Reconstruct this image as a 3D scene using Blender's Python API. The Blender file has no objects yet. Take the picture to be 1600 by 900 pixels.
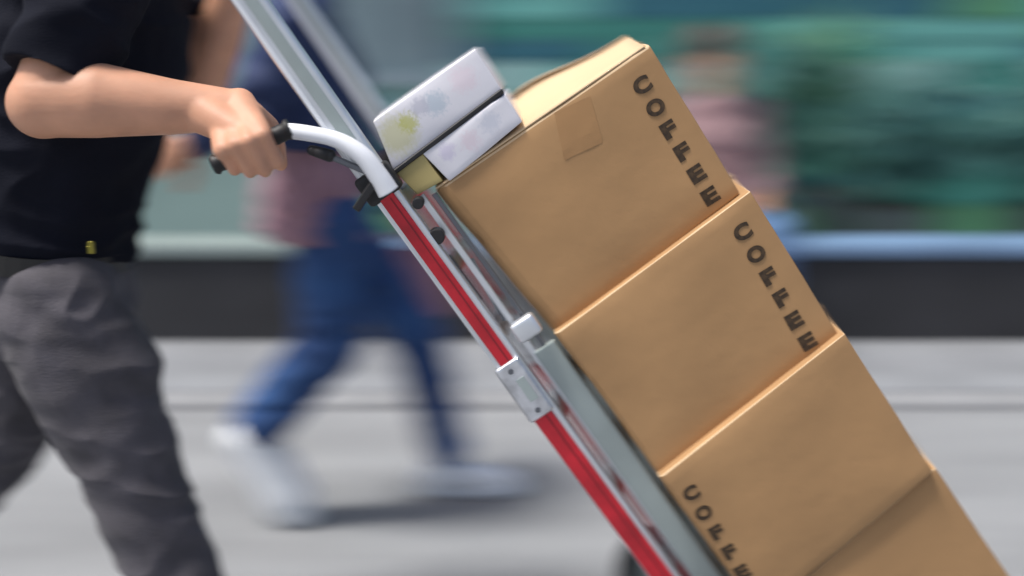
import bpy, bmesh, math, random
from mathutils import Vector, Matrix, noise, Quaternion
random.seed(7)
R = math.radians
S = bpy.context.scene
COL = S.collection

# ------------------------------------------------------------------ camera
PITCH = 12.0
FPX = 1980.0                      # focal length in pixels of the 1600 px wide photograph
CAM = Vector((0, 0, 1.32))
cd = bpy.data.cameras.new('camera')
cam = bpy.data.objects.new('camera', cd); COL.objects.link(cam)
cam.location = CAM; cam.rotation_euler = (R(90 - PITCH), 0, 0)
cd.sensor_width = 36; cd.lens = 36 * FPX / 1600; cd.clip_end = 2000; cd.clip_start = 0.02
cd.dof.use_dof = True; cd.dof.focus_distance = 2.17
cd.dof.aperture_ratio = 0.155; cd.dof.aperture_fstop = 1.2
S.camera = cam

# ------------------------------------------------------------------ light
SUN_EL, SUN_AZ = 64.0, 200.0   # high, thin cloud; azimuth: where the light comes from, deg from +X towards +Y
W = bpy.data.worlds.new('World'); S.world = W; W.use_nodes = True
nt = W.node_tree; bg = nt.nodes['Background']
sky = nt.nodes.new('ShaderNodeTexSky'); sky.sky_type = 'NISHITA'; sky.sun_disc = False
sky.sun_elevation = R(SUN_EL); sky.sun_rotation = R(90 - SUN_AZ)
sky.air_density = 1.0; sky.dust_density = 4.0; sky.ozone_density = 1.0
nt.links.new(sky.outputs[0], bg.inputs[0]); bg.inputs[1].default_value = 0.095
sd = bpy.data.lights.new('sun', 'SUN'); sd.energy = 2.9; sd.angle = R(12); sd.color = (1, .97, .92)
sun = bpy.data.objects.new('sun', sd); COL.objects.link(sun)
_d = Vector((math.cos(R(SUN_EL)) * math.cos(R(SUN_AZ)), math.cos(R(SUN_EL)) * math.sin(R(SUN_AZ)), math.sin(R(SUN_EL))))
sun.rotation_euler = _d.to_track_quat('Z', 'Y').to_euler(); sun.location = (0, 0, 12)
S.view_settings.view_transform = 'Standard'; S.view_settings.look = 'None'
S.view_settings.exposure = 0.52; S.view_settings.gamma = 1

# ------------------------------------------------------------------ helpers
_c, _s = math.cos(R(PITCH)), math.sin(R(PITCH))
def P(px, py, Y):
    """point of the plane y = Y seen at photograph pixel (px, py)"""
    d = Vector((px - 800, FPX * _c + (450 - py) * _s, -FPX * _s + (450 - py) * _c))
    return CAM + d * (Y / d.y)

def mat(name, col, rough=.6, metal=0, var=0, vscale=6, bump=0, bscale=60, stretch=None, spec=.5, col2=None, sheen=0, sss=0):
    m = bpy.data.materials.new(name); m.use_nodes = True
    n = m.node_tree; b = n.nodes['Principled BSDF']
    b.inputs['Base Color'].default_value = (*col, 1); b.inputs['Roughness'].default_value = rough
    b.inputs['Metallic'].default_value = metal; b.inputs['Specular IOR Level'].default_value = spec
    if sheen: b.inputs['Sheen Weight'].default_value = sheen
    if sss:
        b.inputs['Subsurface Weight'].default_value = sss
        b.inputs['Subsurface Radius'].default_value = (.01, .004, .002)
        b.inputs['Subsurface Scale'].default_value = 1
    tc = n.nodes.new('ShaderNodeTexCoord'); mp = n.nodes.new('ShaderNodeMapping')
    n.links.new(tc.outputs['Object'], mp.inputs[0])
    if stretch: mp.inputs['Scale'].default_value = stretch
    if var or col2:
        nz = n.nodes.new('ShaderNodeTexNoise'); nz.inputs['Scale'].default_value = vscale; nz.inputs['Detail'].default_value = 6
        n.links.new(mp.outputs[0], nz.inputs[0])
        rp = n.nodes.new('ShaderNodeValToRGB'); rp.color_ramp.elements[0].position = .32; rp.color_ramp.elements[1].position = .68
        c2 = col2 or tuple(c * (1 + var) for c in col); c1 = col if col2 else tuple(c * (1 - var) for c in col)
        rp.color_ramp.elements[0].color = (*c1, 1); rp.color_ramp.elements[1].color = (*c2, 1)
        n.links.new(nz.outputs[0], rp.inputs[0]); n.links.new(rp.outputs[0], b.inputs['Base Color'])
    if bump:
        n2 = n.nodes.new('ShaderNodeTexNoise'); n2.inputs['Scale'].default_value = bscale; n2.inputs['Detail'].default_value = 5
        n.links.new(mp.outputs[0], n2.inputs[0])
        bp = n.nodes.new('ShaderNodeBump'); bp.inputs['Strength'].default_value = bump; bp.inputs['Distance'].default_value = .004
        n.links.new(n2.outputs[0], bp.inputs['Height']); n.links.new(bp.outputs[0], b.inputs['Normal'])
    return m

def link(name, me, m=None, parent=None, smooth=False):
    o = bpy.data.objects.new(name, me); COL.objects.link(o)
    if m is not None and not me.materials: me.materials.append(m)
    if parent is not None: o.parent = parent
    if smooth:
        for p in me.polygons: p.use_smooth = True
    return o

def tag(o, label=None, cat=None, group=None, kind=None):
    for k, v in (('label', label), ('category', cat), ('group', group), ('kind', kind)):
        if v: o[k] = v
    return o

def thing(name, loc=(0, 0, 0), label=None, cat=None, group=None):
    o = bpy.data.objects.new(name, None); COL.objects.link(o); o.empty_display_size = .1
    o.location = loc; return tag(o, label, cat, group)

def bm_obj(name, bm, m, parent=None, smooth=False, off=None):
    """world-space bmesh -> object; vertices moved into the parent's space"""
    bmesh.ops.recalc_face_normals(bm, faces=bm.faces)
    o0 = Vector(parent.location) if parent is not None else Vector((0, 0, 0))
    pp = parent.parent if parent is not None else None
    while pp is not None: o0 = o0 + Vector(pp.location); pp = pp.parent
    if parent is None and off is not None: o0 = Vector(off)
    for v in bm.verts: v.co -= o0
    me = bpy.data.meshes.new(name); bm.to_mesh(me); bm.free()
    o = link(name, me, m, parent, smooth)
    if parent is None and off is not None: o.location = off
    return o

def box(bm, c, size, rot=None):
    M = Matrix.Translation(c) @ (rot.to_4x4() if rot is not None else Matrix()) @ Matrix.Diagonal((*size, 1))
    return bmesh.ops.create_cube(bm, size=1, matrix=M)['verts']

def bevel(bm, w, seg=2, edges=None):
    bmesh.ops.bevel(bm, geom=list(edges if edges is not None else bm.edges), offset=w, segments=seg, profile=.5, affect='EDGES', clamp_overlap=True)

def frame(a, b, side=Vector((0, 1, 0))):
    """rotation whose z runs a->b and whose y is close to side"""
    z = (b - a).normalized(); x = side.cross(z).normalized(); y = z.cross(x)
    return Matrix((x, y, z)).transposed()

def bar(bm, a, b, wx, wy, side=Vector((0, 1, 0))):
    return box(bm, (a + b) / 2, (wx, wy, (b - a).length), frame(a, b, side))

def cyl(bm, a, b, r, seg=20, r2=None):
    M = Matrix.Translation((a + b) / 2) @ frame(a, b, Vector((0, 1, 0)) if abs((b - a).normalized().y) < .9 else Vector((1, 0, 0))).to_4x4()
    bmesh.ops.create_cone(bm, cap_ends=True, segments=seg, radius1=r, radius2=r if r2 is None else r2, depth=(b - a).length, matrix=M)

def catmull(pts, n=8):
    q = [pts[0]] + list(pts) + [pts[-1]]; out = []
    for i in range(1, len(q) - 2):
        for k in range(n):
            t = k / n
            a, b, c, d = q[i - 1], q[i], q[i + 1], q[i + 2]
            out.append(.5 * ((2 * b) + (c - a) * t + (2 * a - 5 * b + 4 * c - d) * t * t + (3 * b - a - 3 * c + d) * t ** 3))
    out.append(Vector(pts[-1])); return out

def tube(bm, pts, r, seg=16, caps=True):
    rings = []; rr = r if hasattr(r, '__len__') else [r] * len(pts)
    ref = Vector((0, 1, .01)); 
    for i, p in enumerate(pts):
        t = (pts[min(i + 1, len(pts) - 1)] - pts[max(i - 1, 0)]).normalized()
        x = ref.cross(t)
        if x.length < .05: x = Vector((1, .1, 0)).cross(t)
        x.normalize(); y = t.cross(x)
        rings.append([bm.verts.new(p + (x * math.cos(2 * math.pi * k / seg) + y * math.sin(2 * math.pi * k / seg)) * rr[i]) for k in range(seg)])
    for a, b in zip(rings, rings[1:]):
        for k in range(seg): bm.faces.new((a[k], a[(k + 1) % seg], b[(k + 1) % seg], b[k]))
    if caps: bm.faces.new(rings[0][::-1]); bm.faces.new(rings[-1])

# ---- organic surfaces: overlapping tapered limbs fused by a voxel remesh
def limb(bm, a, ra, b, rb, seg=28, flat=None):
    vs = []
    vs += bmesh.ops.create_uvsphere(bm, u_segments=seg, v_segments=seg // 2, radius=ra, matrix=Matrix.Translation(a))['verts']
    vs += bmesh.ops.create_uvsphere(bm, u_segments=seg, v_segments=seg // 2, radius=rb, matrix=Matrix.Translation(b))['verts']
    if (b - a).length > 1e-4:
        M = Matrix.Translation((a + b) / 2) @ frame(a, b, Vector((.013, 1, .02)).normalized() if abs((b - a).normalized().y) < .9 else Vector((1, 0, 0))).to_4x4()
        vs += bmesh.ops.create_cone(bm, cap_ends=True, segments=seg, radius1=ra, radius2=rb, depth=(b - a).length, matrix=M)['verts']
    return vs
def chain(bm, pts, rs, seg=28):
    for i in range(len(pts) - 1): limb(bm, pts[i], rs[i], pts[i + 1], rs[i + 1], seg)
def ell(bm, c, rad, rot=None, seg=24):
    M = Matrix.Translation(c) @ (rot.to_4x4() if rot is not None else Matrix()) @ Matrix.Diagonal((*rad, 1))
    bmesh.ops.create_uvsphere(bm, u_segments=seg, v_segments=seg // 2, radius=1, matrix=M)
def loft(bm, rings, seg=28):
    """rings: (centre, half depth along f, half width along Y, forward tilt vector)"""
    R_ = []
    for c, rx, ry, f in rings:
        R_.append([bm.verts.new(c + f * (rx * math.cos(2 * math.pi * k / seg)) + Vector((0, 1, 0)) * (ry * math.sin(2 * math.pi * k / seg))) for k in range(seg)])
    for a, b in zip(R_, R_[1:]):
        for k in range(seg): bm.faces.new((a[k], a[(k + 1) % seg], b[(k + 1) % seg], b[k]))
    bm.faces.new(R_[0][::-1]); bm.faces.new(R_[-1])

def fuse(name, bm, voxel, m, parent, folds=None, smooth=6):
    bmesh.ops.recalc_face_normals(bm, faces=bm.faces)
    me = bpy.data.meshes.new('tmp'); bm.to_mesh(me); bm.free()
    o = bpy.data.objects.new('tmp', me); COL.objects.link(o)
    md = o.modifiers.new('r', 'REMESH'); md.mode = 'VOXEL'; md.voxel_size = voxel; md.use_smooth_shade = True
    sm = o.modifiers.new('s', 'SMOOTH'); sm.iterations = smooth; sm.factor = .6
    dg = bpy.context.evaluated_depsgraph_get()
    out = bpy.data.meshes.new_from_object(o.evaluated_get(dg)); out.name = name
    bpy.data.objects.remove(o); bpy.data.meshes.remove(me)
    out.materials.clear(); out.materials.append(m)
    o0 = Vector(parent.location) if parent is not None else Vector((0, 0, 0))
    if folds:
        amp, sc = folds[0], folds[1]
        norms = [v.normal.copy() for v in out.vertices]
        for v, nn in zip(out.vertices, norms):
            q = Vector((v.co.x * sc[0], v.co.y * sc[1], v.co.z * sc[2]))
            w = noise.noise_vector(q * .6) * .8
            k = 1 - abs(noise.noise(q + w)) * 2.2 + .4 * noise.noise(q * 2.1 + w)
            v.co += nn * amp * (k - .5)
    for v in out.vertices: v.co -= o0
    for p in out.polygons: p.use_smooth = True
    return link(name, out, m, parent)

# ------------------------------------------------------------------ materials
M = {}
M['asphalt'] = mat('asphalt', (.255, .262, .272), .75, var=.16, vscale=1.6, bump=.5, bscale=180, stretch=(.35, 1.6, 1))
M['paving'] = mat('paving', (.22, .23, .245), .8, var=.18, vscale=3, bump=.3, bscale=90)
M['kerb'] = mat('kerb', (.255, .26, .27), .8, var=.1, vscale=8, bump=.3)
M['dark_wall'] = mat('dark_wall', (.030, .030, .034), .7, var=.25, vscale=5, bump=.3)
M['coping'] = mat('coping', (.15, .24, .38), .5, var=.15, vscale=3)
M['coping_pale'] = mat('coping_pale', (.22, .27, .26), .6, var=.1, vscale=3)
M['teal'] = [mat('teal_paint', c, .45, var=.22, vscale=1.4, bump=.15, bscale=40) for c in
             ((.055, .25, .21), (.09, .36, .31), (.16, .46, .41), (.02, .10, .12), (.34, .56, .53), (.10, .30, .16), (.035, .15, .20))]
M['mint'] = mat('mint_render', (.27, .38, .35), .8, var=.15, vscale=2, bump=.2)
M['glass'] = mat('window_glass', (.22, .30, .33), .12, spec=.8, var=.3, vscale=2)
M['frame_grey'] = mat('frame_grey', (.25, .32, .36), .4)
M['leaf'] = mat('leaf', (.07, .20, .11), .5, col2=(.14, .34, .19), vscale=9)
M['leaf2'] = mat('leaf_blue_green', (.035, .13, .13), .5, col2=(.10, .27, .24), vscale=9)
M['soil'] = mat('soil', (.03, .022, .016), .95, bump=.6)
M['planter'] = mat('planter', (.07, .09, .10), .6, var=.15)
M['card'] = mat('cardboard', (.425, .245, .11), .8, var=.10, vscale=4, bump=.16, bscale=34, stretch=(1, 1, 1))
M['card_lit'] = mat('cardboard_lit', (.66, .48, .29), .75, var=.06, vscale=5, bump=.12)  # lit copy of the cardboard, light from above put into the colour
M['tape'] = mat('parcel_tape', (.42, .28, .15), .25, var=.05)
M['ink'] = mat('black_ink', (.024, .015, .009), .8, col2=(.085, .05, .024), vscale=3.5)
M['alu'] = mat('aluminium', (.72, .75, .79), .38, .75, var=.06, vscale=12, bump=.05, bscale=90)
M['joint'] = mat('cast_aluminium', (.62, .64, .68), .3, .85, var=.25, vscale=30, bump=.2)
M['alu_dull'] = mat('aluminium_dull', (.40, .46, .45), .5, .45, var=.10, vscale=8)
M['white_tube'] = mat('white_enamel', (.80, .82, .86), .3, spec=.6)
M['red'] = mat('red_paint', (.50, .012, .025), .4, var=.3, vscale=14, bump=.06, bscale=60)
M['dark_red'] = mat('red_paint_groove', (.22, .008, .016), .5)
M['black'] = mat('black_rubber', (.012, .012, .014), .55)
M['steel'] = mat('dark_steel', (.16, .17, .19), .45, .8)
M['paper'] = mat('white_carton', (.72, .71, .76), .6, var=.04, vscale=6, bump=.06, bscale=30)
M['print_grey'] = mat('print_grey', (.42, .46, .54), .6)
M['print_pink'] = mat('print_pink', (.66, .58, .64), .6)
M['print_yellow'] = mat('print_yellow', (.60, .57, .22), .6)
M['tan'] = mat('tan_carton', (.42, .34, .14), .7, var=.08)
M['skin'] = mat('skin', (.58, .30, .19), .55, var=.16, vscale=11, bump=.12, bscale=120, sss=.15)
M['skin_dark'] = mat('skin_shadow_tone', (.50, .28, .20), .5, var=.08, vscale=14, sss=.1)
M['tshirt'] = mat('black_cotton', (.0055, .0065, .013), .9, var=.2, vscale=7, bump=.25, bscale=260, spec=.18)
M['trouser'] = mat('charcoal_work_cloth', (.066, .061, .072), .85, var=.26, vscale=14, bump=.3, bscale=220, sheen=.1)
M['belt'] = mat('black_leather', (.012, .012, .012), .4)
M['brass'] = mat('brass', (.25, .22, .04), .35, .7)
M['hair'] = mat('dark_hair', (.02, .013, .010), .6, bump=.5, bscale=200, stretch=(1, 1, 6))
M['boot'] = mat('work_boot', (.03, .025, .022), .6, bump=.2)
M['jeans'] = mat('blue_denim', (.016, .045, .15), .8, col2=(.03, .10, .28), vscale=5, bump=.3, bscale=240)
M['jeans_light'] = mat('light_denim', (.14, .25, .50), .8, var=.2, vscale=6)
M['navy'] = mat('navy_jacket', (.018, .035, .11), .75, var=.2, vscale=6, bump=.2)
M['mauve'] = mat('mauve_wool', (.30, .17, .22), .85, col2=(.42, .25, .29), vscale=7, bump=.3)
M['pink'] = mat('pink_leather', (.50, .25, .29), .5, var=.12)
M['shoe_white'] = mat('white_canvas_shoe', (.84, .88, .93), .6, var=.06)
M['sole'] = mat('white_sole', (.75, .80, .86), .6)
M['eye'] = mat('eye', (.7, .7, .68), .2)
M['lips'] = mat('lips', (.42, .16, .13), .5)
M['rose'] = mat('rose_shirt', (.30, .19, .20), .85, var=.15, vscale=8)
M['dark_coat'] = mat('dark_coat', (.015, .035, .06), .8, var=.2)

def paper(name, spots):
    m = mat(name, (.74, .73, .78), .55, bump=.06, bscale=30); n = m.node_tree; b = n.nodes['Principled BSDF']
    tc = n.nodes.new('ShaderNodeTexCoord'); last = None
    nz = n.nodes.new('ShaderNodeTexNoise'); nz.inputs['Scale'].default_value = 160; nz.inputs['Detail'].default_value = 4
    n.links.new(tc.outputs['Object'], nz.inputs[0])
    for (c, rad, col) in spots:
        vm = n.nodes.new('ShaderNodeVectorMath'); vm.operation = 'DISTANCE'; vm.inputs[1].default_value = c
        n.links.new(tc.outputs['Object'], vm.inputs[0])
        ad = n.nodes.new('ShaderNodeMath'); ad.operation = 'MULTIPLY_ADD'; n.links.new(nz.outputs[0], ad.inputs[0]); ad.inputs[1].default_value = .03; n.links.new(vm.outputs['Value'], ad.inputs[2])
        mr = n.nodes.new('ShaderNodeMapRange'); mr.inputs['From Min'].default_value = rad * .45 + .015; mr.inputs['From Max'].default_value = rad + .015
        mr.inputs['To Min'].default_value = .75; mr.inputs['To Max'].default_value = 0; n.links.new(ad.outputs[0], mr.inputs[0])
        mx = n.nodes.new('ShaderNodeMix'); mx.data_type = 'RGBA'; n.links.new(mr.outputs[0], mx.inputs[0])
        if last is None: mx.inputs[6].default_value = (.74, .73, .78, 1)
        else: n.links.new(last, mx.inputs[6])
        mx.inputs[7].default_value = (*col, 1); last = mx.outputs[2]
    n.links.new(last, b.inputs['Base Color']); return m

# ------------------------------------------------------------------ ground, pavement, wall, facade
def sheet(name, x0, x1, y0, y1, z, m, cat=None):
    bm = bmesh.new(); vs = [bm.verts.new((x, y, z)) for x, y in ((x0, y0), (x1, y0), (x1, y1), (x0, y1))]; bm.faces.new(vs)
    o = bm_obj(name, bm, m); tag(o, kind='structure'); return o
sheet('ground', -60, 60, -60, 60, -.012, M['asphalt'])
sheet('road', -40, 40, -12, 4.19, 0, M['asphalt'])
KY = 4.19
bm = bmesh.new(); box(bm, Vector((0, (KY + .155 + 12) / 2, .005)), (80, 12 - KY - .155, .03))
pv = bm_obj('pavement', bm, M['paving']); tag(pv, kind='structure')
kme = None
for i in range(-9, 10):
    if kme is None:
        bm = bmesh.new(); box(bm, Vector((0, 0, 0)), (.905, .15, .13)); bevel(bm, .012, 2)
        kme = bpy.data.meshes.new('kerbstone'); bm.to_mesh(kme); bm.free(); kme.materials.append(M['kerb'])
    o = link('kerbstone', kme, None, pv); o.location = (i * .915, KY + .077, -.042 + random.uniform(-.0015, .0015))
# recessed pavement slabs near the kerb
sme = None
for i in range(-11, 12):
    for j in range(2):
        if sme is None:
            bm = bmesh.new(); box(bm, Vector((0, 0, 0)), (.592, .442, .02)); bevel(bm, .004, 1)
            sme = bpy.data.meshes.new('paving_slab'); bm.to_mesh(sme); bm.free(); sme.materials.append(M['paving'])
        o = link('paving_slab', sme, None, pv)
        o.location = (i * .6 + (.3 if j else 0), KY + .155 + .225 + j * .45, .0145 + random.uniform(-.0015, .0015))

WY = 5.05
wl = thing('low_wall', (0, WY, 0), 'long low charcoal wall with pale blue coping behind the pavement', 'wall')
bm = bmesh.new(); box(bm, Vector((0, WY + .12, .16)), (24, .24, .425)); bevel(bm, .01, 2)
bm_obj('wall_body', bm, M['dark_wall'], wl)
for i in range(-8, 9):
    bm = bmesh.new(); box(bm, Vector((i * 1.4, WY + .12, .40)), (1.392, .28, .05)); bevel(bm, .008, 2)
    bm_obj('coping_stone', bm, M['coping'] if i >= 0 else M['coping_pale'], wl)

FY = 7.4
fc = thing('shop_front', (0, FY, 0), 'shop front clad in weathered teal boards beside a pale mint bay, behind the low wall', 'building')
bm = bmesh.new(); box(bm, Vector((3.5, FY + .3, 1.9)), (17, .5, 3.8)); box(bm, Vector((-8.5, FY + .3, 1.9)), (6.98, .5, 3.8))
bm_obj('wall', bm, M['teal'][3], fc)
bm = bmesh.new(); box(bm, Vector((-3.15, FY + .22, 1.9)), (3.9, .5, 3.8))
bm_obj('rendered_bay', bm, M['mint'], fc)
bm = bmesh.new(); box(bm, Vector((0, FY + .2, 3.9)), (24.4, .6, .25)); bevel(bm, .03, 2)
bm_obj('cornice', bm, M['frame_grey'], fc)
z = .06; k = 0
bmes = {}
while z < 3.6:
    h = random.choice((.09, .12, .15, .18))
    x = -.95
    while x < 7.0:
        L = random.choice((.5, .8, 1.2))
        mi = random.choices(range(7), (20, 24, 18, 10, 16, 10, 10))[0]
        if z > .9 and z < 2.45 and x < -.3: x = -.3
        key = (h, L, mi)
        if key not in bmes:
            bm = bmesh.new(); box(bm, Vector((0, 0, 0)), (L - .01, .035, h - .008)); bevel(bm, .004, 1)
            me = bpy.data.meshes.new('cladding_board'); bm.to_mesh(me); bm.free(); me.materials.append(M['teal'][mi]); bmes[key] = me
        o = link('cladding_board', bmes[key], None, fc)
        o.location = (x + L / 2, .03 + random.uniform(-.006, .006), z + h / 2); k += 1
        x += L
    z += h
# shop window between the mint bay and the boards
def window(x0, x1, z0, z1, y, n):
    w = None
    bm = bmesh.new()
    for a, b in (((x0 + x1) / 2, z0), ((x0 + x1) / 2, z1)): box(bm, Vector((a, y, b)), (x1 - x0 + .08, .10, .07))
    for i in range(n + 1): box(bm, Vector((x0 + (x1 - x0) * i / n, y, (z0 + z1) / 2)), (.06, .09, z1 - z0))
    w = bm_obj('window_frame', bm, M['frame_grey'], fc)
    for i in range(n):
        a = x0 + (x1 - x0) * i / n + .03; b = x0 + (x1 - x0) * (i + 1) / n - .03
        bm = bmesh.new(); box(bm, Vector(((a + b) / 2, y + .01, (z0 + z1) / 2)), (b - a, .012, z1 - z0 - .07))
        bm_obj('pane', bm, M['glass'], w)
window(-1.22, -.36, .98, 2.4, FY + .0, 2)

# shrubs in planters on the pavement behind the wall
def shrub(x, y, h, w, lm, label):
    t = thing('potted_shrub', (x, y, .02), label, 'shrub', 'potted shrubs behind the low wall')
    bm = bmesh.new(); bmesh.ops.create_cone(bm, cap_ends=True, segments=20, radius1=.14, radius2=.19, depth=.36, matrix=Matrix.Translation((x, y, .20)))
    bm_obj('pot', bm, M['planter'], t)
    bm = bmesh.new(); bmesh.ops.create_cone(bm, cap_ends=True, segments=20, radius1=.17, radius2=.17, depth=.02, matrix=Matrix.Translation((x, y, .385)))
    bm_obj('soil', bm, M['soil'], t)
    bm = bmesh.new(); tips = []
    for i in range(9):
        a = random.uniform(0, 6.28); rr = random.uniform(.3, 1) * w * .55
        p0 = Vector((x, y, .39)); p2 = Vector((x + math.cos(a) * rr, y + math.sin(a) * rr * .7, .39 + h * random.uniform(.5, .95)))
        p1 = (p0 + p2) / 2 + Vector((0, 0, .08)); pts = catmull([p0, p1, p2], 4); tube(bm, pts, [.012 - .008 * j / (len(pts) - 1) for j in range(len(pts))], 6); tips += pts[3:]
    bm_obj('stem', bm, mat('bark', (.06, .045, .03), .9) if 'bark' not in bpy.data.materials else bpy.data.materials['bark'], t)
    bm = bmesh.new()
    for i in range(1500):
        c = random.choice(tips) + Vector((random.gauss(0, .08), random.gauss(0, .08), random.gauss(0, .08)))
        q = Quaternion((random.gauss(0, 1), random.gauss(0, 1), random.gauss(0, 1), random.gauss(0, 1))).normalized().to_matrix()
        L = random.uniform(.03, .055); vs = [bm.verts.new(c + q @ Vector(v)) for v in ((-L, 0, 0), (0, -L * .4, L * .1), (L, 0, 0), (0, L * .4, L * .1))]
        bm.faces.new(vs)
    o = bm_obj('foliage', bm, lm, t); return t
shrub(1.15, 6.55, .80, .7, M['leaf2'], 'low blue green potted shrub just right of the boxes')
shrub(2.0, 6.45, .62, .8, M['leaf2'], 'dark broad potted shrub behind the pale blue coping')
shrub(2.75, 6.5, .70, .6, M['leaf2'], 'dark potted shrub at the right edge of the picture')
shrub(1.75, 7.0, .95, .5, M['leaf'], 'tall bright green potted shrub against the teal boards')

# ------------------------------------------------------------------ people
Z = Vector((0, 0, 1)); YV = Vector((0, 1, 0))
def hand(bm, wrist, d, s, curl, k=1.0, spread=0, thumb=None):
    """d: wrist->knuckles, s: towards the thumb side; palm side is -n"""
    d = d.normalized(); s = (s - d * s.dot(d)).normalized(); n = s.cross(d) if hand.flip else d.cross(s)
    n.normalize()
    # palm: four metacarpal rods of different length
    lens = (.088, .092, .087, .078); offs = (.030, .010, -.010, -.029)
    fl = ((.044, .027, .020), (.048, .031, .021), (.044, .029, .020), (.035, .021, .018))
    fr = (.0095, .0098, .0094, .0084)
    for i in range(4):
        a = wrist + (s * offs[i] * .55 + d * .005) * k; b = wrist + (d * lens[i] + s * offs[i] + n * (.004 if i in (1, 2) else 0)) * k
        limb(bm, a, .016 * k, b, .0122 * k, 12)
        limb(bm, wrist + (d * .02 + s * offs[i] * .6 - n * .006) * k, .016 * k, wrist + (d * .07 + s * offs[i] * .95 - n * .006) * k, .013 * k, 12)
        ang = 0; p = b
        for j in range(3):
            ang += curl[j] + (i * 2 if curl[0] > 30 else 0)
            v = d * math.cos(R(ang)) - n * math.sin(R(ang)) + s * (.04 * (1.5 - i)) * (0 if curl[0] > 30 else 1)
            q = p + v.normalized() * fl[i][j] * k
            limb(bm, p, fr[i] * k * (1.08 - .08 * j), q, fr[i] * k * (1.0 - .1 * j), 12); p = q
    tb = wrist + (d * .022 + s * .026 - n * .006) * k
    tv = thumb or ((.55, .75, -.25), (.75, .6, -.3), (.85, .45, -.3))
    p = tb; limb(bm, wrist + (d * .02 + s * .012) * k, .018 * k, tb, .016 * k, 12)
    for (cd_, cs_, cn_), L, r in zip(tv, (.042, .034, .027), (.0145, .012, .0105)):
        q = p + (d * cd_ + s * cs_ + n * cn_).normalized() * L * k
        limb(bm, p, r * k * 1.08, q, r * k, 12); p = q
hand.flip = False

def head(bm, neck, c, f, k=1.0):
    """c: head centre, f: facing direction"""
    f = f.normalized(); side = f.cross(Z).normalized(); up = side.cross(f).normalized()
    rot = Matrix((f, side, up)).transposed()
    limb(bm, neck, .062 * k, c - f * .02 * k - up * .06 * k, .056 * k)
    ell(bm, c + up * .025 * k - f * .012 * k, (.098 * k, .077 * k, .092 * k), rot)          # skull
    ell(bm, c - up * .035 * k + f * .018 * k, (.074 * k, .062 * k, .080 * k), rot)           # face
    ell(bm, c - up * .085 * k + f * .055 * k, (.030 * k, .030 * k, .022 * k), rot)           # chin
    limb(bm, c + f * .086 * k + up * .012 * k, .009 * k, c + f * .108 * k - up * .026 * k, .0125 * k, 10)  # nose
    ell(bm, c + f * .075 * k + up * .022 * k, (.018 * k, .05 * k, .010 * k), rot)            # brow
    ell(bm, c + f * .084 * k - up * .055 * k, (.014 * k, .026 * k, .010 * k), rot)           # lips
    for sg in (-1, 1): ell(bm, c + side * .078 * k * sg - f * .008 * k - up * .008 * k, (.018 * k, .009 * k, .030 * k), rot)
    return rot

def shoe(name, ankle, heel, toe, m, msole, parent, up=Z, fat=1.0, vox=.006):
    ax = (toe - heel).normalized(); n = (up - ax * up.dot(ax)).normalized(); sd_ = ax.cross(n)
    L = (toe - heel).length
    bm = bmesh.new()
    chain(bm, [heel + ax * .04 + n * .045, heel + ax * L * .45 + n * .045, heel + ax * (L * .72) + n * .036, toe - ax * .04 + n * .032], [.042 * fat, .043 * fat, .044 * fat, .034 * fat])
    limb(bm, heel + ax * .05 + n * .05, .042, ankle, .045)
    o = fuse(name, bm, vox, m, parent, smooth=3)
    bm = bmesh.new(); pr = []
    for t, ww in ((0, .022), (.06, .034), (.25, .036), (.45, .036), (.7, .047), (.85, .044), (.96, .028), (1, .012)):
        pr.append((heel + ax * L * t, ww))
    top = []; bot = []
    ring = [(p + sd_ * ww) for p, ww in pr] + [(p - sd_ * ww) for p, ww in reversed(pr)]
    b = [bm.verts.new(p) for p in ring]; tt = [bm.verts.new(p + n * .026) for p in ring]
    bm.faces.new(b[::-1]); bm.faces.new(tt)
    for i in range(len(ring)): bm.faces.new((b[i], b[(i + 1) % len(ring)], tt[(i + 1) % len(ring)], tt[i]))
    bevel(bm, .003, 1, [e for e in bm.edges if len(e.link_faces) == 2])
    s_ = bm_obj('sole', bm, msole, parent); 
    s_.parent = o; return o

def eyes_and_hair(t, c, f, hm, k=1.0, vox=.006, long=False):
    f = f.normalized(); side = f.cross(Z).normalized(); up = side.cross(f).normalized(); rot = Matrix((f, side, up)).transposed()
    for sg in (-1, 1):
        bm = bmesh.new(); ell(bm, c + f * .078 * k + side * .031 * sg * k + up * .004 * k, (.0125 * k,) * 3, rot, 12); bm_obj('eye', bm, M['eye'], t, True)
        bm = bmesh.new(); ell(bm, c + f * .0885 * k + side * .031 * sg * k + up * .004 * k, (.004 * k, .0055 * k, .0055 * k), rot, 10); bm_obj('iris', bm, M['black'], t, True)
    bm = bmesh.new(); ell(bm, c + up * .042 * k - f * .026 * k, (.104 * k, .086 * k, .092 * k), rot)
    ell(bm, c + up * .01 * k - f * .055 * k, (.06 * k, .078 * k, .08 * k), rot)
    if long: ell(bm, c - up * .07 * k - f * .06 * k, (.045 * k, .07 * k, .10 * k), rot)
    fuse('hair', bm, vox, hm, t, folds=(.004, (60, 60, 25)), smooth=2)

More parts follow.
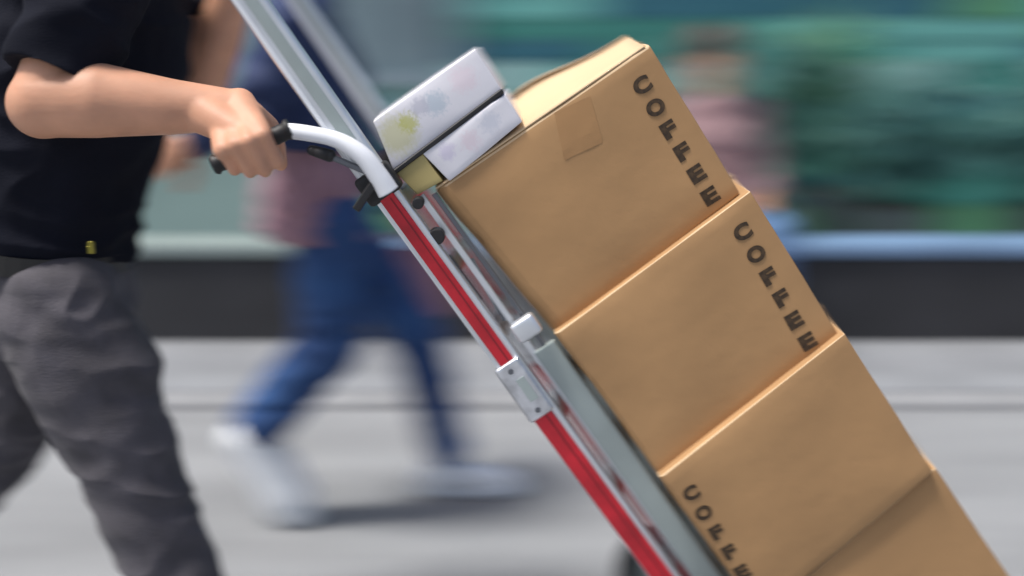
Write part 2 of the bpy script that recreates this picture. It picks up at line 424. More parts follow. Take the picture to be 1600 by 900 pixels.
# ---- the delivery man
YR = 2.16                                      # plane of the near rail and the right hand
man = thing('person', P(150, 1105, 2.38) * 1.0, 'man in black T-shirt and charcoal trousers pushing the loaded hand truck', 'person')
man.location.z = 0
hipc = P(80, 440, 2.40); waist = P(100, 360, 2.40); belly = P(118, 250, 2.40); chest = P(165, 60, 2.40); shc = P(190, -75, 2.40)
neck = P(230, -150, 2.40); headc = P(268, -255, 2.40)
f0 = Vector((1, 0, -.12)).normalized(); f1 = Vector((1, 0, -.35)).normalized()
shR = P(155, -55, 2.235); elR = P(72, 158, 2.16); wrR = P(322, 196, 2.125)
shL = P(215, -75, 2.58); elL = P(322, 118, 2.56); wrL = P(380, -62, 2.55)
# grip geometry
G0, G1 = P(322, 264, 2.12), P(446, 205, 2.135)
bdir = (G1 - G0).normalized()
hd = Vector((.50, -.76, -.36)); hd = (hd - bdir * hd.dot(bdir)).normalized()
nb = bdir.cross(hd); nb = nb if nb.dot(Vector((0, -1, 1))) > 0 else -nb
gc = (G0 + G1) / 2 + bdir * .006
KH = 1.22
palm = gc + nb * .036 - hd * .008
wrist = palm - hd * .064
# body
bm = bmesh.new()
loft(bm, [(hipc, .11, .155, f0), (waist, .10, .14, f0), (belly, .10, .145, f0), (chest, .115, .165, f1), (shc, .075, .15, f1)])
chain(bm, [shc, neck, headc], [.07, .062, .05]); rot = head(bm, neck, headc, Vector((1, -.05, -.35)))
chain(bm, [shR, (shR + elR) / 2, elR], [.062, .060, .060])
fa = elR + (wrist - elR) * .28 + Vector((0, -.004, .006))
chain(bm, [elR, fa, elR + (wrist - elR) * .66, wrist], [.062, .064, .048, .035])
limb(bm, elR + Vector((-.006, 0, -.004)), .060, fa, .056)
for q_ in (-.030, -.010, .010, .030): limb(bm, wrist + bdir * q_ * .45 + nb * .002, .030, wrist + hd * .095 + bdir * q_ * 1.15 - nb * .001, .0175)
limb(bm, elR + (wrist - elR) * .8, .040, palm - nb * .004, .028)
# which side is the back of the hand?
hand.flip = (bdir.cross(hd)).dot(nb) > 0
hand(bm, wrist, hd, bdir, (72, 88, 62), KH, thumb=((-.25, .16, -.80), (.15, -.12, -1), (.85, -.25, -.5)))
chain(bm, [shL, (shL + elL) / 2, elL], [.056, .050, .046]); chain(bm, [elL, elL + (wrL - elL) * .35, wrL], [.048, .048, .032])
hand.flip = False
pd = (P(600, 290, 2.58) - P(395, 0, 2.58)).normalized()
hand(bm, wrL, Vector((.55, .25, .75)), -pd, (55, 75, 60), 1.05, thumb=((.30, .80, -.45), (.15, .45, -.85), (.35, .1, -.9)))
kneeR = P(192, 700, 2.28); ankR = P(312, 1000, 2.26)
kneeL = P(-15, 715, 2.50); ankL = P(-230, 925, 2.52)
hR = P(92, 480, 2.30); hL = P(72, 480, 2.50)
for h_, k_, a_ in ((hR, kneeR, ankR), (hL, kneeL, ankL)): chain(bm, [h_, k_, a_], [.082, .055, .038])
fuse('body', bm, .0032, M['skin'], man, smooth=12)
eyes_and_hair(man, headc, Vector((1, -.05, -.35)), M['hair'])
# T-shirt
bm = bmesh.new()
hem = P(68, 390, 2.40)
loft(bm, [(hem, .176, .190, f0), (P(72, 360, 2.40), .176, .185, f0), (P(78, 300, 2.40), .176, .182, f0), (P(84, 250, 2.40), .184, .185, f0), (P(104, 150, 2.40), .204, .192, f0), (P(130, 60, 2.40), .200, .20, f1), (P(155, -10, 2.40), .17, .195, f1), (shc, .11, .165, f1), (neck - Vector((0, 0, .02)), .07, .08, f1)])
slR = shR + (elR - shR) * .70
limb(bm, shR, .092, shR + (elR - shR) * .40, .092)
cyl(bm, shR + (elR - shR) * .38, shR + (elR - shR) * .83, .092, 32, .088)
limb(bm, shL, .08, shL + (elL - shL) * .3, .078)
cyl(bm, shL + (elL - shL) * .28, shL + (elL - shL) * .6, .078, 32, .076)
fuse('tshirt', bm, .0065, M['tshirt'], man, folds=(.011, (5, 5, 11)), smooth=4)
# trousers
bm = bmesh.new()
loft(bm, [(P(66, 368, 2.40), .162, .165, f0), (P(64, 420, 2.40), .172, .178, f0), (P(66, 475, 2.40), .18, .18, f0), (P(72, 530, 2.40), .16, .17, f0)])
chain(bm, [hR, P(140, 590, 2.29), kneeR, P(248, 840, 2.27), P(300, 965, 2.26), P(318, 1012, 2.26)], [.122, .118, .100, .088, .084, .086])
chain(bm, [P(110, 500, 2.30), P(165, 590, 2.29)], [.11, .105])
chain(bm, [hL, P(30, 600, 2.50), kneeL, P(-120, 815, 2.51), P(-205, 900, 2.52)], [.115, .108, .092, .082, .080])
fuse('trousers', bm, .0055, M['trouser'], man, folds=(.008, (7, 7, 13)), smooth=4)
# cargo pocket flap and belt
bm = bmesh.new(); N = 40
for z0, ex in ((0, 0),):
    c = P(66, 388, 2.40); rr = []
    for k in range(N):
        a = 2 * math.pi * k / N; p = c + f0 * (.172 * math.cos(a)) + YV * (.184 * math.sin(a)); rr.append(p)
    for k in range(N):
        a, b = rr[k], rr[(k + 1) % N]; bar(bm, a, b + (b - a) * .05, .036, .006, (a - c).cross(b - a).cross(b - a))
bm_obj('belt', bm, M['belt'], man)
bm = bmesh.new()
kp = P(143, 392, 2.225)
cyl(bm, kp + Vector((0, -.004, .012)), kp + Vector((0, .004, .012)), .006, 18); box(bm, kp + Vector((0, -.001, .002)), (.012, .006, .014)); bevel(bm, .001, 1)
bm_obj('key_fob', bm, M['brass'], man)
# boots
for an, yy, dirv in ((P(318, 1020, 2.26), 2.26, Vector((1, 0, .12))), (P(-235, 935, 2.52), 2.52, Vector((.8, 0, -.6)))):
    dv = dirv.normalized(); hz = max(.0, an.z - .11)
    heel = an + Vector((-.06, 0, -.09)) if dirv.z > 0 else an + Vector((-.09, 0, -.02))
    if dirv.z > 0: heel.z = .012
    toe = heel + dv * .29
    if toe.z < .005: heel.z += .005 - toe.z; toe.z = .005
    shoe('boot', an, heel, toe, M['boot'], M['black'], man, Vector((-dv.z, 0, dv.x)))

# ---- the walker in blue jeans behind
YW = 3.28
wk = thing('person', (P(500, 800, YW).x, YW, 0), 'person in blue jeans, mauve top and navy jacket walking behind, white shoes', 'person')
hip = P(520, 330, YW); chs = P(480, 110, YW); sh = P(468, 20, YW); nk = P(470, -45, YW); hc = P(480, -140, YW)
f = Vector((1, 0, -.1)).normalized()
k1, a1 = P(520, 530, YW - .10), P(402, 672, YW - .10)
k2, a2 = P(655, 530, YW + .12), P(700, 700, YW + .12)
sR = P(455, 40, YW - .19); eR = P(392, 170, YW - .24); wR_ = P(300, 222, YW - .22)
sL = P(475, 40, YW + .19); eL = P(560, 210, YW + .24); wL_ = P(640, 330, YW + .20)
bm = bmesh.new()
loft(bm, [(hip, .10, .15, f), (P(508, 250, YW), .09, .13, f), (chs, .105, .155, f), (sh, .07, .15, f)])
head(bm, nk, hc, Vector((1, .1, -.05)))
limb(bm, sh, .06, nk, .055)
chain(bm, [sR, eR, wR_], [.048, .042, .028]); chain(bm, [sL, eL, wL_], [.048, .042, .028])
hand.flip = False; hand(bm, wR_, wR_ - eR, Vector((.3, 0, -1)), (20, 25, 20), 1.0)
hand.flip = True; hand(bm, wL_, wL_ - eL, Vector((1, 0, .4)), (60, 75, 60), 1.0)
for h_, k_, a_ in ((P(515, 350, YW - .09), k1, a1), (P(530, 350, YW + .09), k2, a2)): chain(bm, [h_, k_, a_], [.075, .05, .036])
fuse('body', bm, .006, M['skin'], wk, smooth=3)
eyes_and_hair(wk, hc, Vector((1, .1, -.05)), M['hair'], vox=.008)
bm = bmesh.new()
loft(bm, [(P(512, 305, YW), .115, .17, f), (hip + Vector((-.01, 0, -.04)), .115, .175, f)])
chain(bm, [P(515, 350, YW - .09), P(514, 450, YW - .10), k1, a1 + Vector((.01, 0, .02))], [.098, .092, .084, .070])
chain(bm, [P(532, 350, YW + .09), k2, a2], [.10, .075, .06])
fuse('jeans', bm, .008, M['jeans'], wk, folds=(.008, (9, 9, 14)), smooth=3)
bm = bmesh.new()
loft(bm, [(P(492, 368, YW), .150, .195, f), (P(494, 320, YW), .146, .185, f), (P(495, 220, YW), .125, .165, f), (chs, .12, .165, f), (sh, .08, .15, f)])
fuse('top', bm, .008, M['mauve'], wk, folds=(.010, (8, 8, 16)), smooth=3)
bm = bmesh.new()
loft(bm, [(P(482, 225, YW), .152, .20, f), (P(478, 150, YW), .148, .195, f), (chs, .145, .19, f), (sh, .10, .175, f), (nk, .065, .07, f)])
chain(bm, [sR, eR, eR + (wR_ - eR) * .8], [.075, .066, .052]); chain(bm, [sL, eL, eL + (wL_ - eL) * .8], [.075, .066, .052])
fuse('jacket', bm, .008, M['navy'], wk, folds=(.010, (8, 8, 12)), smooth=3)
# shoes: rear one standing on its toe, front one flat
tz = P(462, 826, YW - .10); he = P(348, 672, YW - .10)
ax = (tz - he).normalized(); heel = tz - ax * .31
shoe('shoe', a1, heel, tz, M['shoe_white'], M['sole'], wk, Vector((-ax.z, 0, ax.x)), vox=.008, fat=1.5)
he2 = P(655, 778, YW + .12); he2.z = .004; to2 = he2 + Vector((.29, 0, 0))
shoe('shoe', P(702, 718, YW + .12), he2, to2, M['shoe_white'], M['sole'], wk, vox=.008)
# pink shoulder bag hanging from the walker's forward hand
bc = P(652, 440, YW + .18)
bg_ = thing('handbag', bc - Vector((0, 0, .11)), 'dusty pink handbag hanging from the forward hand of the walker in jeans', 'handbag')
bm = bmesh.new(); box(bm, bc, (.20, .09, .19)); 
for v in bm.verts:
    if v.co.z > bc.z: v.co.x = bc.x + (v.co.x - bc.x) * .8; v.co.y = bc.y + (v.co.y - bc.y) * .5
bevel(bm, .018, 3); bm_obj('bag_body', bm, M['pink'], bg_, True)
bm = bmesh.new(); hp = wL_ + (wL_ - eL).normalized() * .08
tube(bm, catmull([bc + Vector((-.06, 0, .09)), bc + Vector((-.05, 0, .13)), hp, bc + Vector((.05, 0, .13)), bc + Vector((.06, 0, .09))], 6), .006, 8)
bm_obj('strap', bm, M['pink'], bg_)

# ---- people seated on the low wall
def sitter(x, top, legs, hm, label, lean=0, facing=Vector((.25, -1, -.1)), k=1.0):
    zb = .425; y0 = WY + .14
    t = thing('person', (x, y0, zb), label, 'person')
    hip = Vector((x, y0, zb + .11)); ch = Vector((x + lean, y0 - .02, zb + .40)); sh = Vector((x + lean, y0 - .02, zb + .53)); nk = sh + Vector((lean * .3, -.01, .07)); hc = nk + Vector((lean * .3, -.03, .14))
    fr = Vector((0, 1, 0))
    def lf(bm, c, rx, ry):
        pass
    def tor(bm, e):
        chain(bm, [hip, (hip + ch) / 2, ch, sh], [.13 + e, .125 + e, .13 + e, .08 + e])
        for sg in (-1, 1): limb(bm, ch, .09 + e, sh + Vector((sg * .13, 0, -.03)), .06 + e)
    bm = bmesh.new(); tor(bm, 0); head(bm, nk, hc, facing, k); limb(bm, sh, .05, nk, .05)
    arms = []
    for sg in (-1, 1):
        s_ = sh + Vector((sg * .14, 0, -.03)); e_ = s_ + Vector((sg * .03, -.06, -.26)); w_ = Vector((x + sg * .09, y0 - .30, zb + .20)); arms.append((s_, e_, w_))
        chain(bm, [s_, e_, w_], [.045, .04, .027]); hand.flip = sg < 0
        hand(bm, w_, Vector((-sg * .3, -.9, -.25)), Vector((-sg, -.3, 0)), (15, 20, 15))
    lg = []
    for sg in (-1, 1):
        h_ = hip + Vector((sg * .09, 0, -.03)); k_ = Vector((x + sg * .11, y0 - .44, zb + .10)); a_ = Vector((x + sg * .11, y0 - .42, .12)); lg.append((h_, k_, a_))
        chain(bm, [h_, k_, a_], [.075, .05, .035])
    fuse('body', bm, .007, M['skin'], t, smooth=3)
    eyes_and_hair(t, hc, facing, hm, k, .009)
    bm = bmesh.new(); tor(bm, .018)
    for a in arms: chain(bm, [a[0], a[1], a[1] + (a[2] - a[1]) * .6], [.065, .058, .048])
    fuse('shirt', bm, .009, top, t, folds=(.010, (9, 9, 14)), smooth=3)
    bm = bmesh.new(); limb(bm, hip, .145, hip + Vector((0, -.02, -.01)), .145)
    for h_, k_, a_ in lg: chain(bm, [h_, k_, a_ + Vector((0, 0, .02))], [.095, .075, .062])
    fuse('jeans', bm, .009, legs, t, folds=(.008, (9, 9, 14)), smooth=3)
    for h_, k_, a_ in lg:
        shoe('shoe', Vector((a_.x, a_.y, .12)), Vector((a_.x, a_.y + .06, .022)), Vector((a_.x, a_.y - .20, .022)), M['shoe_white'], M['sole'], t, vox=.008)
    return t
sitter(P(1118, 300, WY + .14).x, M['rose'], M['jeans_light'], mat('auburn_hair', (.06, .02, .015), .6, bump=.4), 'dark haired person in rose top and light jeans seated on the low wall', lean=-.02, facing=Vector((.25, -.8, -.45)))

# ------------------------------------------------------------------ the hand truck
YF_ = YR + .36                                  # far rail
ht = thing('hand_truck', (P(1190, 1110, YR).x, (YR + YF_) / 2, 0), 'tilted aluminium hand truck with red rails, white grip tube and black handle', 'hand truck')
def L(px, py): return P(px, py, YR)
pT, pJ, pE = L(330, -85), L(598, 294), L(1192, 1112)
ax = (pE - L(395, 7)).normalized()              # down along the rail
vv = Vector((-ax.z, 0, ax.x)); vv = vv if vv.x > 0 else -vv   # away from the rail plane, towards the boxes
def rail(ya, top, joint, end):
    o_ = Vector((0, ya - YR, 0)); near = ya == YR
    o_r = o_; o_ = o_ if near else o_ + vv * .02
    bm = bmesh.new(); bar(bm, top + o_, joint + o_, .052 if near else .040, .026); bevel(bm, .006, 3)
    r1 = bm_obj('extension_tube', bm, M['alu'], ht)
    for e_, w_, mm in ((-.019 if near else -.0145, .007, M['white_tube']), (.004, .020 if near else .013, M['alu_dull'])):  # pale strip paints the tube's lit left edge, dull strip its channel
        bm = bmesh.new(); bar(bm, top + o_ - YV * .0135 + vv * e_, joint + o_ - YV * .0135 + vv * e_, w_, .003); bevel(bm, .001, 1); bm_obj('tube_tone_strip', bm, mm, r1)
    o_ = o_r
    bm = bmesh.new(); bar(bm, joint + o_, end + o_, .046, .028); bevel(bm, .003, 2)
    r2 = bm_obj('rail', bm, M['alu'], ht)
    # raised lips down both edges of the rail
    y_ = -.0155 if near else -.0155
    for a, b, w in ((L(603, 302), L(803, 577), .027), (L(838, 632), L(1180, 1095), .036)):
        bm = bmesh.new(); bar(bm, a + o_ + YV * -.0165, b + o_ + YV * -.0165, w, .006); bevel(bm, .0022, 2)
        q = bm_obj('red_strip', bm, M['red'], r2)
        bm = bmesh.new(); bar(bm, a + o_ + YV * -.0198 + ax * .01 + vv * w * .17, b + o_ + YV * -.0198 - ax * .01 + vv * w * .17, .0022, .0012)
        bm_obj('groove', bm, M['dark_red'], r2)
    # joint bracket
    a, b = L(790, 563), L(848, 645)
    bm = bmesh.new(); bar(bm, a + o_ - YV * .020, b + o_ - YV * .020, .050, .012); bevel(bm, .006, 3)
    br = bm_obj('joint_bracket', bm, M['joint'], ht)
    bm = bmesh.new(); bar(bm, a.lerp(b, .30) + o_ - YV * .0265 + vv * .006, a.lerp(b, .70) + o_ - YV * .0265 + vv * .006, .016, .003); bm_obj('rib', bm, M['alu_dull'], br)
    for t_ in (.14, .86):
        c = a.lerp(b, t_) + o_ + YV * -.025
        bm = bmesh.new(); bmesh.ops.create_cone(bm, cap_ends=True, segments=6, radius1=.006, radius2=.005, depth=.008, matrix=Matrix.Translation(c) @ Matrix.Rotation(R(90), 4, 'X'))
        bm_obj('bolt', bm, M['steel'], br)
    # collar
    a, b = L(577, 266), L(607, 307)
    bm = bmesh.new(); bar(bm, a + o_, b + o_, .066, .044); bevel(bm, .008, 3)
    bm_obj('clamp', bm, M['black'], ht)
rail(YR, pT, pJ, pE); rail(YF_, pT, pJ, pE)
# top loop joining the two extension tubes
bm = bmesh.new(); o2 = Vector((0, .36, 0)) + vv * .02
tube(bm, catmull([pT + ax * .02, pT - ax * .05 + YV * .01, pT - ax * .085 + YV * .08, pT - ax * .085 + YV * .29, pT - ax * .05 + YV * .35 + vv * .02, pT + ax * .02 + o2], 8), .014, 16)
bm_obj('top_handle', bm, M['black'], ht, True)
# white curved grip tube and black grip
bm = bmesh.new()
pts = catmull([P(607, 300, 2.125), P(592, 276, 2.123), P(566, 243, 2.122), P(530, 220, 2.126), P(485, 209, 2.13), G1, G1 - bdir * .02], 8)
tube(bm, pts, [.019 - .0055 * min(1, i / (len(pts) * .55)) for i in range(len(pts))], 20)
gt = bm_obj('grip_tube', bm, M['white_tube'], ht, True)
bm = bmesh.new(); n_ = 26; pts = [G1 + bdir * .010 + (G0 - G1 + bdir * .002) * (i / n_) for i in range(n_ + 1)]
tube(bm, pts, [.0185 if i in (0, 1) else (.0150 + .0010 * (i % 2)) if i < n_ - 1 else (.0185 if i == n_ - 1 else .015) for i in range(n_ + 1)], 20)
bm_obj('grip', bm, M['black'], gt, True)
bm = bmesh.new(); a, b = P(572, 268, 2.13), P(520, 246, 2.13); bar(bm, a, b, .010, .012); bevel(bm, .002, 1)
lv = bm_obj('brake_lever', bm, M['steel'], ht)
bm = bmesh.new(); limb(bm, P(515, 243, 2.13), .011, P(488, 235, 2.13), .009); bm_obj('lever_tip', bm, M['black'], lv, True)
# strut down from the clamp, dark
bm = bmesh.new(); bar(bm, P(585, 285, 2.12), P(556, 328, 2.12), .014, .010); bevel(bm, .002, 1); bm_obj('clamp_lever', bm, M['black'], ht)
# cross bars between the rails
for px, py in ((620, 325), (700, 436), (775, 541), (868, 672), (960, 801), (1060, 938), (1160, 1074)):
    c = L(px, py) + vv * .012; bm = bmesh.new(); box(bm, c + YV * .18, (.33, .030, .010), frame(c, c + vv, ax)); bevel(bm, .002, 1)
    bm_obj('cross_bar', bm, M['alu'], ht)
# thin inner rail and backing channels on the box side
for ya in (YR + .03, YF_ - .03):
    o_ = Vector((0, ya - YR, 0))
    bm = bmesh.new(); bar(bm, L(640, 320) + vv * .022 + o_, L(1192, 1085) + vv * .022 + o_, .010, .012); bm_obj('inner_rail', bm, M['alu'], ht)
    bm = bmesh.new(); bar(bm, L(650, 325) + vv * .036 + o_, L(830, 572) + vv * .036 + o_, .008, .010); bm_obj('inner_strut', bm, M['steel'], ht)
    bm = bmesh.new(); bar(bm, L(808, 575) + vv * .058 + o_, L(1180, 1095) + vv * .058 + o_, .044, .016); bevel(bm, .003, 2); bm_obj('back_channel', bm, M['alu_dull'], ht)
# back plate slats carried by the channels
for i in range(5):
    c = L(860, 640).lerp(L(1165, 1065), i / 4) + vv * .062
    bm = bmesh.new(); box(bm, c + YV * .18, (.30, .05, .006), frame(c, c + vv, ax)); bm_obj('slat', bm, M['alu_dull'], ht)
# bright folded bracket at the top of the channel and dark knobs
bm = bmesh.new(); c0 = P(822, 512, YR - .005)
vsd = box(bm, c0, (.048, .03, .040), frame(Vector((0, 0, 0)), ax)); 
for v in bm.verts: v.co += Vector((0, .02 * noise.noise(v.co * 20), 0))
bevel(bm, .008, 3); bm_obj('end_bracket', bm, M['alu'], ht, True)
for (px, py), r in (((683, 368), .014), ((654, 316), .010)):
    bm = bmesh.new(); c = P(px, py, YR + .005); cyl(bm, c - YV * .018, c + YV * .012, r, 18); bevel(bm, .002, 2, [e for e in bm.edges if len(e.link_faces) == 2 and e.calc_face_angle(0) > 1])
    bm_obj('knob', bm, M['black'], ht)
for a, b in (((700, 400), (752, 470)), ((735, 405), (790, 500))):
    bm = bmesh.new(); bar(bm, P(*a, YR + .03), P(*b, YR + .03), .010, .006); bm_obj('spring_arm', bm, M['steel'], ht)
# toe plate
c = pE + vv * .19; bm = bmesh.new(); box(bm, c + YV * .18 + ax * .006, (.012, .36, .36), frame(c, c + vv)); bevel(bm, .003, 1)
bm_obj('toe_plate', bm, M['alu_dull'], ht)
# wheels
wc = P(1098, 1030, YR); wc.z = .125
bm = bmesh.new(); cyl(bm, wc - YV * .12, wc + YV * .48, .010, 16); bm_obj('axle', bm, M['steel'], ht)
for ya in (0, .36):
    for q_, w_ in ((L(1140, 1040), .03), (L(1050, 919), .02)):
        bm = bmesh.new(); bar(bm, wc + YV * ya, q_ + YV * ya, w_, .008); bm_obj('axle_bracket', bm, M['steel'], ht)
for ya in (-.09, .45):
    c = wc + YV * ya
    bm = bmesh.new(); seg = 40; prof = [(.085, -.022), (.112, -.026), (.122, -.016), (.125, 0), (.122, .016), (.112, .026), (.085, .022)]
    rings = [[bm.verts.new(c + Vector((r * math.cos(2 * math.pi * k / seg), y, r * math.sin(2 * math.pi * k / seg)))) for k in range(seg)] for r, y in prof]
    for i in range(len(rings)):
        a, b = rings[i], rings[(i + 1) % len(rings)]
        for k in range(seg): bm.faces.new((a[k], a[(k + 1) % seg], b[(k + 1) % seg], b[k]))
    wh = bm_obj('wheel', bm, M['black'], ht, True)
    bm = bmesh.new(); cyl(bm, c - YV * .014, c + YV * .014, .086, 32); cyl(bm, c - YV * .03, c + YV * .03, .03, 20); bm_obj('rim', bm, M['alu_dull'], wh)
# mudguard over the near wheel top
bm = bmesh.new()
mg = [wc + Vector((.14 * math.cos(a), -.09, .14 * math.sin(a))) for a in [R(x) for x in range(75, 150, 8)]]
for a, b in zip(mg, mg[1:]): bar(bm, a, b, .005, .06)
bm_obj('mudguard', bm, M['black'], ht)

# ------------------------------------------------------------------ boxes
def hexa(corners, y0, depth, bulge=.004, bev=.0085, lbev=0, sub=14):
    """front corners TL TR BR BL in photo pixels on the plane y0; real depth backwards"""
    F = [P(*c, y0) for c in corners]; B = [p + YV * depth for p in F]
    bm = bmesh.new(); v = [bm.verts.new(p) for p in F + B]
    fs = [(0, 1, 2, 3), (7, 6, 5, 4), (0, 4, 5, 1), (1, 5, 6, 2), (2, 6, 7, 3), (3, 7, 4, 0)]
    for f_ in fs: bm.faces.new([v[i] for i in f_])
    bmesh.ops.recalc_face_normals(bm, faces=bm.faces)
    if lbev:
        e = [e for e in bm.edges if {e.verts[0], e.verts[1]} == {v[0], v[3]}]
        bevel(bm, lbev, 5, e)
    bevel(bm, bev, 3)
    for f_ in bm.faces: f_.material_index = 1 if (f_.calc_area() < .012 and (f_.normal - YV * f_.normal.y).normalized().dot((F[0] - F[3]).normalized()) > .6) else 0  # upward bevels get the paler card: seam highlight painted in
    big = [f_ for f_ in bm.faces if f_.calc_area() > .01]
    ed = list({e for f_ in big for e in f_.edges})
    bmesh.ops.subdivide_edges(bm, edges=[e for e in bm.edges if e.calc_length() > .05], cuts=sub, use_grid_fill=True)
    bm.normal_update()
    cen = sum((p for p in F + B), Vector()) / 8
    hx = (F[1] - F[0]).length / 2; hz = (F[3] - F[0]).length / 2
    ux = (F[1] - F[0]).normalized(); uz = (F[0] - F[3]).normalized()
    nn = [(q, q.normal.copy()) for q in bm.verts]
    for q, n_ in nn:
        a = (q.co - cen).dot(ux) / hx; b = (q.co - cen).dot(uz) / hz; c = (q.co.y - cen.y) / (depth / 2)
        e_ = 1 - sorted((abs(a), abs(b), abs(c)))[1]      # 0 at an edge
        q.co += n_ * (bulge * min(1, e_ * 2.5) + .0022 * noise.noise(q.co * 9) + .0008 * noise.noise(q.co * 40)) * (1 if e_ > .02 else .5)
    return bm, F
from mathutils.bvhtree import BVHTree
def on_face(carton, p, lift):
    """drop a world point straight onto the near face of a carton"""
    o0 = Vector(carton.parent.location); me = carton.data
    if carton.name not in on_face.c:
        on_face.c[carton.name] = BVHTree.FromPolygons([v.co[:] for v in me.vertices], [f_.vertices[:] for f_ in me.polygons])
    h, n_, _, _ = on_face.c[carton.name].ray_cast(Vector((p.x, p.y - .2, p.z)) - o0, Vector((0, 1, 0)))
    return (h + o0 - YV * lift, n_) if h is not None else (p, Vector((0, -1, 0)))
on_face.c = {}
letter_cache = {}
def lettering(parent, px, py, px2, py2, yp, h, w):
    """COFFEE stacked down the carton's side, each letter upright to the carton"""
    a, b = P(px, py, yp), P(px2, py2, yp); dn = (b - a).normalized(); rt = Vector((-dn.z, 0, dn.x)); rt = rt if rt.x > 0 else -rt
    cu = bpy.data.curves.new('t', 'FONT'); cu.body = 'COFFEE'[0]
    Rm = Matrix((rt, -dn, Vector((0, -1, 0)))).transposed().to_4x4()
    for i, ch in enumerate('COFFEE'):
        if ch not in letter_cache:
            cu = bpy.data.curves.new('t', 'FONT'); cu.body = ch; cu.size = 1; cu.offset = .05; cu.extrude = .012; cu.align_x = 'LEFT'
            o = bpy.data.objects.new('t', cu); COL.objects.link(o); dg = bpy.context.evaluated_depsgraph_get()
            me = bpy.data.meshes.new_from_object(o.evaluated_get(dg)); bpy.data.objects.remove(o)
            xs = [v.co.x for v in me.vertices]; ys = [v.co.y for v in me.vertices]
            for v in me.vertices:
                v.co.x = (v.co.x - min(xs)) / (max(xs) - min(xs)) - .5; v.co.y = (v.co.y - min(ys)) / (max(ys) - min(ys)) - .5
            me.materials.clear(); me.materials.append(M['ink']); me.name = 'letter'; letter_cache[ch] = me
        p, n_ = on_face(parent.children[0], a.lerp(b, i / 5) + Vector((random.uniform(-.0006, .0006), 0, random.uniform(-.0006, .0006))), .0008)
        n_ = n_ if n_.y < 0 else -n_; r_ = (rt - n_ * rt.dot(n_)).normalized()
        Rm = Matrix((r_, n_.cross(r_), n_)).transposed().to_4x4()
        o = link('letter', letter_cache[ch], None, parent)
        ww = w * {'C': 1, 'O': 1.05, 'F': .85, 'E': .9}[ch]
        o.matrix_local = Matrix.Translation(p - Vector(parent.location)) @ Rm @ Matrix.Diagonal((ww, h, .03, 1))
def tape(parent, corners, y0, depth, mt):
    """tape along the middle of the carton's top, folded over the right side"""
    F = [P(*c, y0) for c in corners]; u = (F[0] - F[3]).normalized(); r = (F[1] - F[0]).normalized()
    bm = bmesh.new(); mid = YV * depth / 2
    bar(bm, F[0] + mid + u * .0042, F[1] + mid + u * .0042, .0012, .05); bar(bm, F[1] + mid + r * .0042, F[1] + mid + r * .0042 - u * .06, .0012, .05)
    bm_obj('tape', bm, mt, parent)
B1 = [(678, 300), (1014, 71), (1157, 303), (866, 523)]
B2 = [(868, 523), (1172, 299), (1309, 522), (1031, 747)]
B3 = [(1031, 747), (1320, 521), (1456, 736), (1186, 962)]
B4 = [(1188, 964), (1462, 731), (1592, 925), (1312, 1108)]
specs = [(B1, 2.186, .40, 'top carton of the stack, lettered down its right edge, with creased open-edged lid', .028),
         (B2, 2.160, .42, 'second carton from the top, lettered down its right edge', .010),
         (B3, 2.134, .42, 'third carton from the top, lettered down its left edge', .010),
         (B4, 2.146, .42, 'bottom carton of the stack at the lower right corner, without lettering in view', .010)]
boxes = []
for i, (c, y0, dp, lab, lb) in enumerate(specs):
    bm, F = hexa(c, y0, dp, lbev=lb)
    base = (F[2] + F[3]) / 2 + YV * dp / 2
    t = thing('cardboard_box', base, lab, 'cardboard box', 'coffee cartons stacked on the hand truck')
    q_ = bm_obj('carton', bm, M['card'], t, True); q_.data.materials.append(M['card_lit']); tape(t, c, y0, dp, M['tape'])
    boxes.append(t)
lettering(boxes[0], 1003, 133, 1110, 306, 2.1805, .029, .031)
lettering(boxes[1], 1161, 363, 1262, 534, 2.1545, .029, .031)
lettering(boxes[2], 1080, 771, 1180, 925, 2.1285, .027, .029)
# lid flaps of the top carton, bulging up
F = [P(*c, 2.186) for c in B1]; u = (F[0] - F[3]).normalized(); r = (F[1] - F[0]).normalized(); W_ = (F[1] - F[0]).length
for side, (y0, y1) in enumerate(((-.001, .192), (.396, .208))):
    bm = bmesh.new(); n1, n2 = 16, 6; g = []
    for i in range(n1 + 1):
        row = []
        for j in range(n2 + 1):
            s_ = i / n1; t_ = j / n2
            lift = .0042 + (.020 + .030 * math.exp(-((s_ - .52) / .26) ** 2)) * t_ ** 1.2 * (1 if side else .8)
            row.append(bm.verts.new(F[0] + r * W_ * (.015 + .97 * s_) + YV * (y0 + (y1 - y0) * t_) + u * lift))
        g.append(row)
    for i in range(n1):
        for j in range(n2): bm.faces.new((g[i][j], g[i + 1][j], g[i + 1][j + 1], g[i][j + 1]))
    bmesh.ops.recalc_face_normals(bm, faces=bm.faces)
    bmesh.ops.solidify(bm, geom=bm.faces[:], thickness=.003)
    bm_obj('flap', bm, M['card_lit'], boxes[0], True)  # sunlit look of the lid painted with the paler card

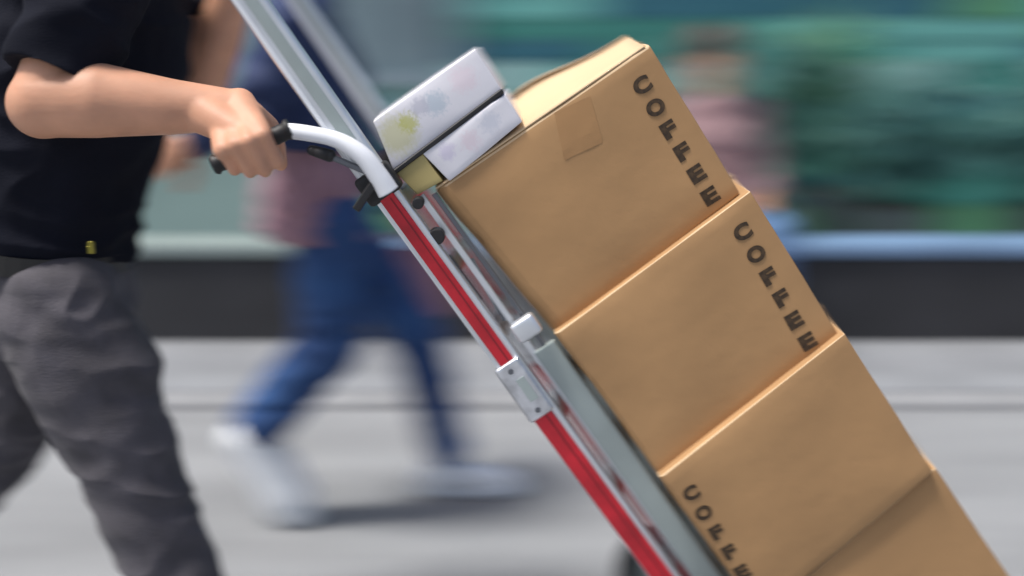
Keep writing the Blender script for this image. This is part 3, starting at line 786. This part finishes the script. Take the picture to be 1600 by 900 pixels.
bm = bmesh.new(); q_ = [P(x, y, 2.186) for x, y in ((866, 176), (922, 150), (942, 222), (882, 250))]
g = [[bm.verts.new(on_face(boxes[0].children[0], q_[0].lerp(q_[1], i / 10).lerp(q_[3].lerp(q_[2], i / 10), j / 10), .0005)[0]) for i in range(11)] for j in range(11)]
for j in range(10):
    for i in range(10): bm.faces.new((g[j][i], g[j][i + 1], g[j + 1][i + 1], g[j + 1][i]))
bm_obj('tape', bm, mat('brown_tape', (.39, .215, .09), .5), boxes[0])

# ------------------------------------------------------------------ parcels wedged on top
def parcel(name, corners, y0, depth, m, label, cat, prints=(), bul=.0025):
    bm, F = hexa(corners, y0, depth, bulge=bul, bev=.0022, sub=6)
    t = thing(name, (F[2] + F[3]) / 2 + YV * depth / 2, label, cat)
    bm_obj('carton', bm, m, t, True)
    if prints:
        me_ = t.children[0].data; o0 = Vector(t.location); sp = []
        for (u_, v_, rad, col) in prints: sp.append((tuple(F[0].lerp(F[1], u_).lerp(F[3].lerp(F[2], u_), v_) - YV * .004 - o0), rad, col))
        me_.materials.clear(); me_.materials.append(paper('printed_white_carton', sp))
    return t
parcel('parcel', [(583, 190), (742, 77), (784, 141), (614, 266)], 2.185, .26, M['paper'], 'upper white parcel with yellowish print, wedged between the poles and the top box', 'parcel',
       ((.14, .50, .045, (.58, .56, .30)), (.26, .42, .022, (.50, .50, .14)), (.52, .42, .026, (.46, .54, .62)), (.40, .30, .02, (.52, .52, .60)), (.80, .35, .03, (.74, .64, .70))))
parcel('parcel', [(660, 240), (789, 148), (816, 190), (702, 283)], 2.180, .24, M['paper'], 'lower white parcel lying on the lid of the top box', 'parcel',
       ((.20, .35, .02, (.60, .56, .70)), (.45, .5, .022, (.72, .62, .68)), (.72, .40, .024, (.58, .60, .68))))
parcel('carton', [(616, 268), (660, 240), (692, 283), (652, 304)], 2.182, .14, M['tan'], 'small tan carton tucked beside the lower white parcel at the rail', 'carton', bul=.001)
bm = bmesh.new()
a, b = P(594, 286, 2.178), P(785, 142, 2.178); bar(bm, a + YV * .10, b + YV * .10, .009, .2); bevel(bm, .002, 1)
st = bm_obj('strap', bm, M['black'], None, off=(a + b) / 2); tag(st, 'black strap running from the rail clamp between the two white parcels', 'strap')
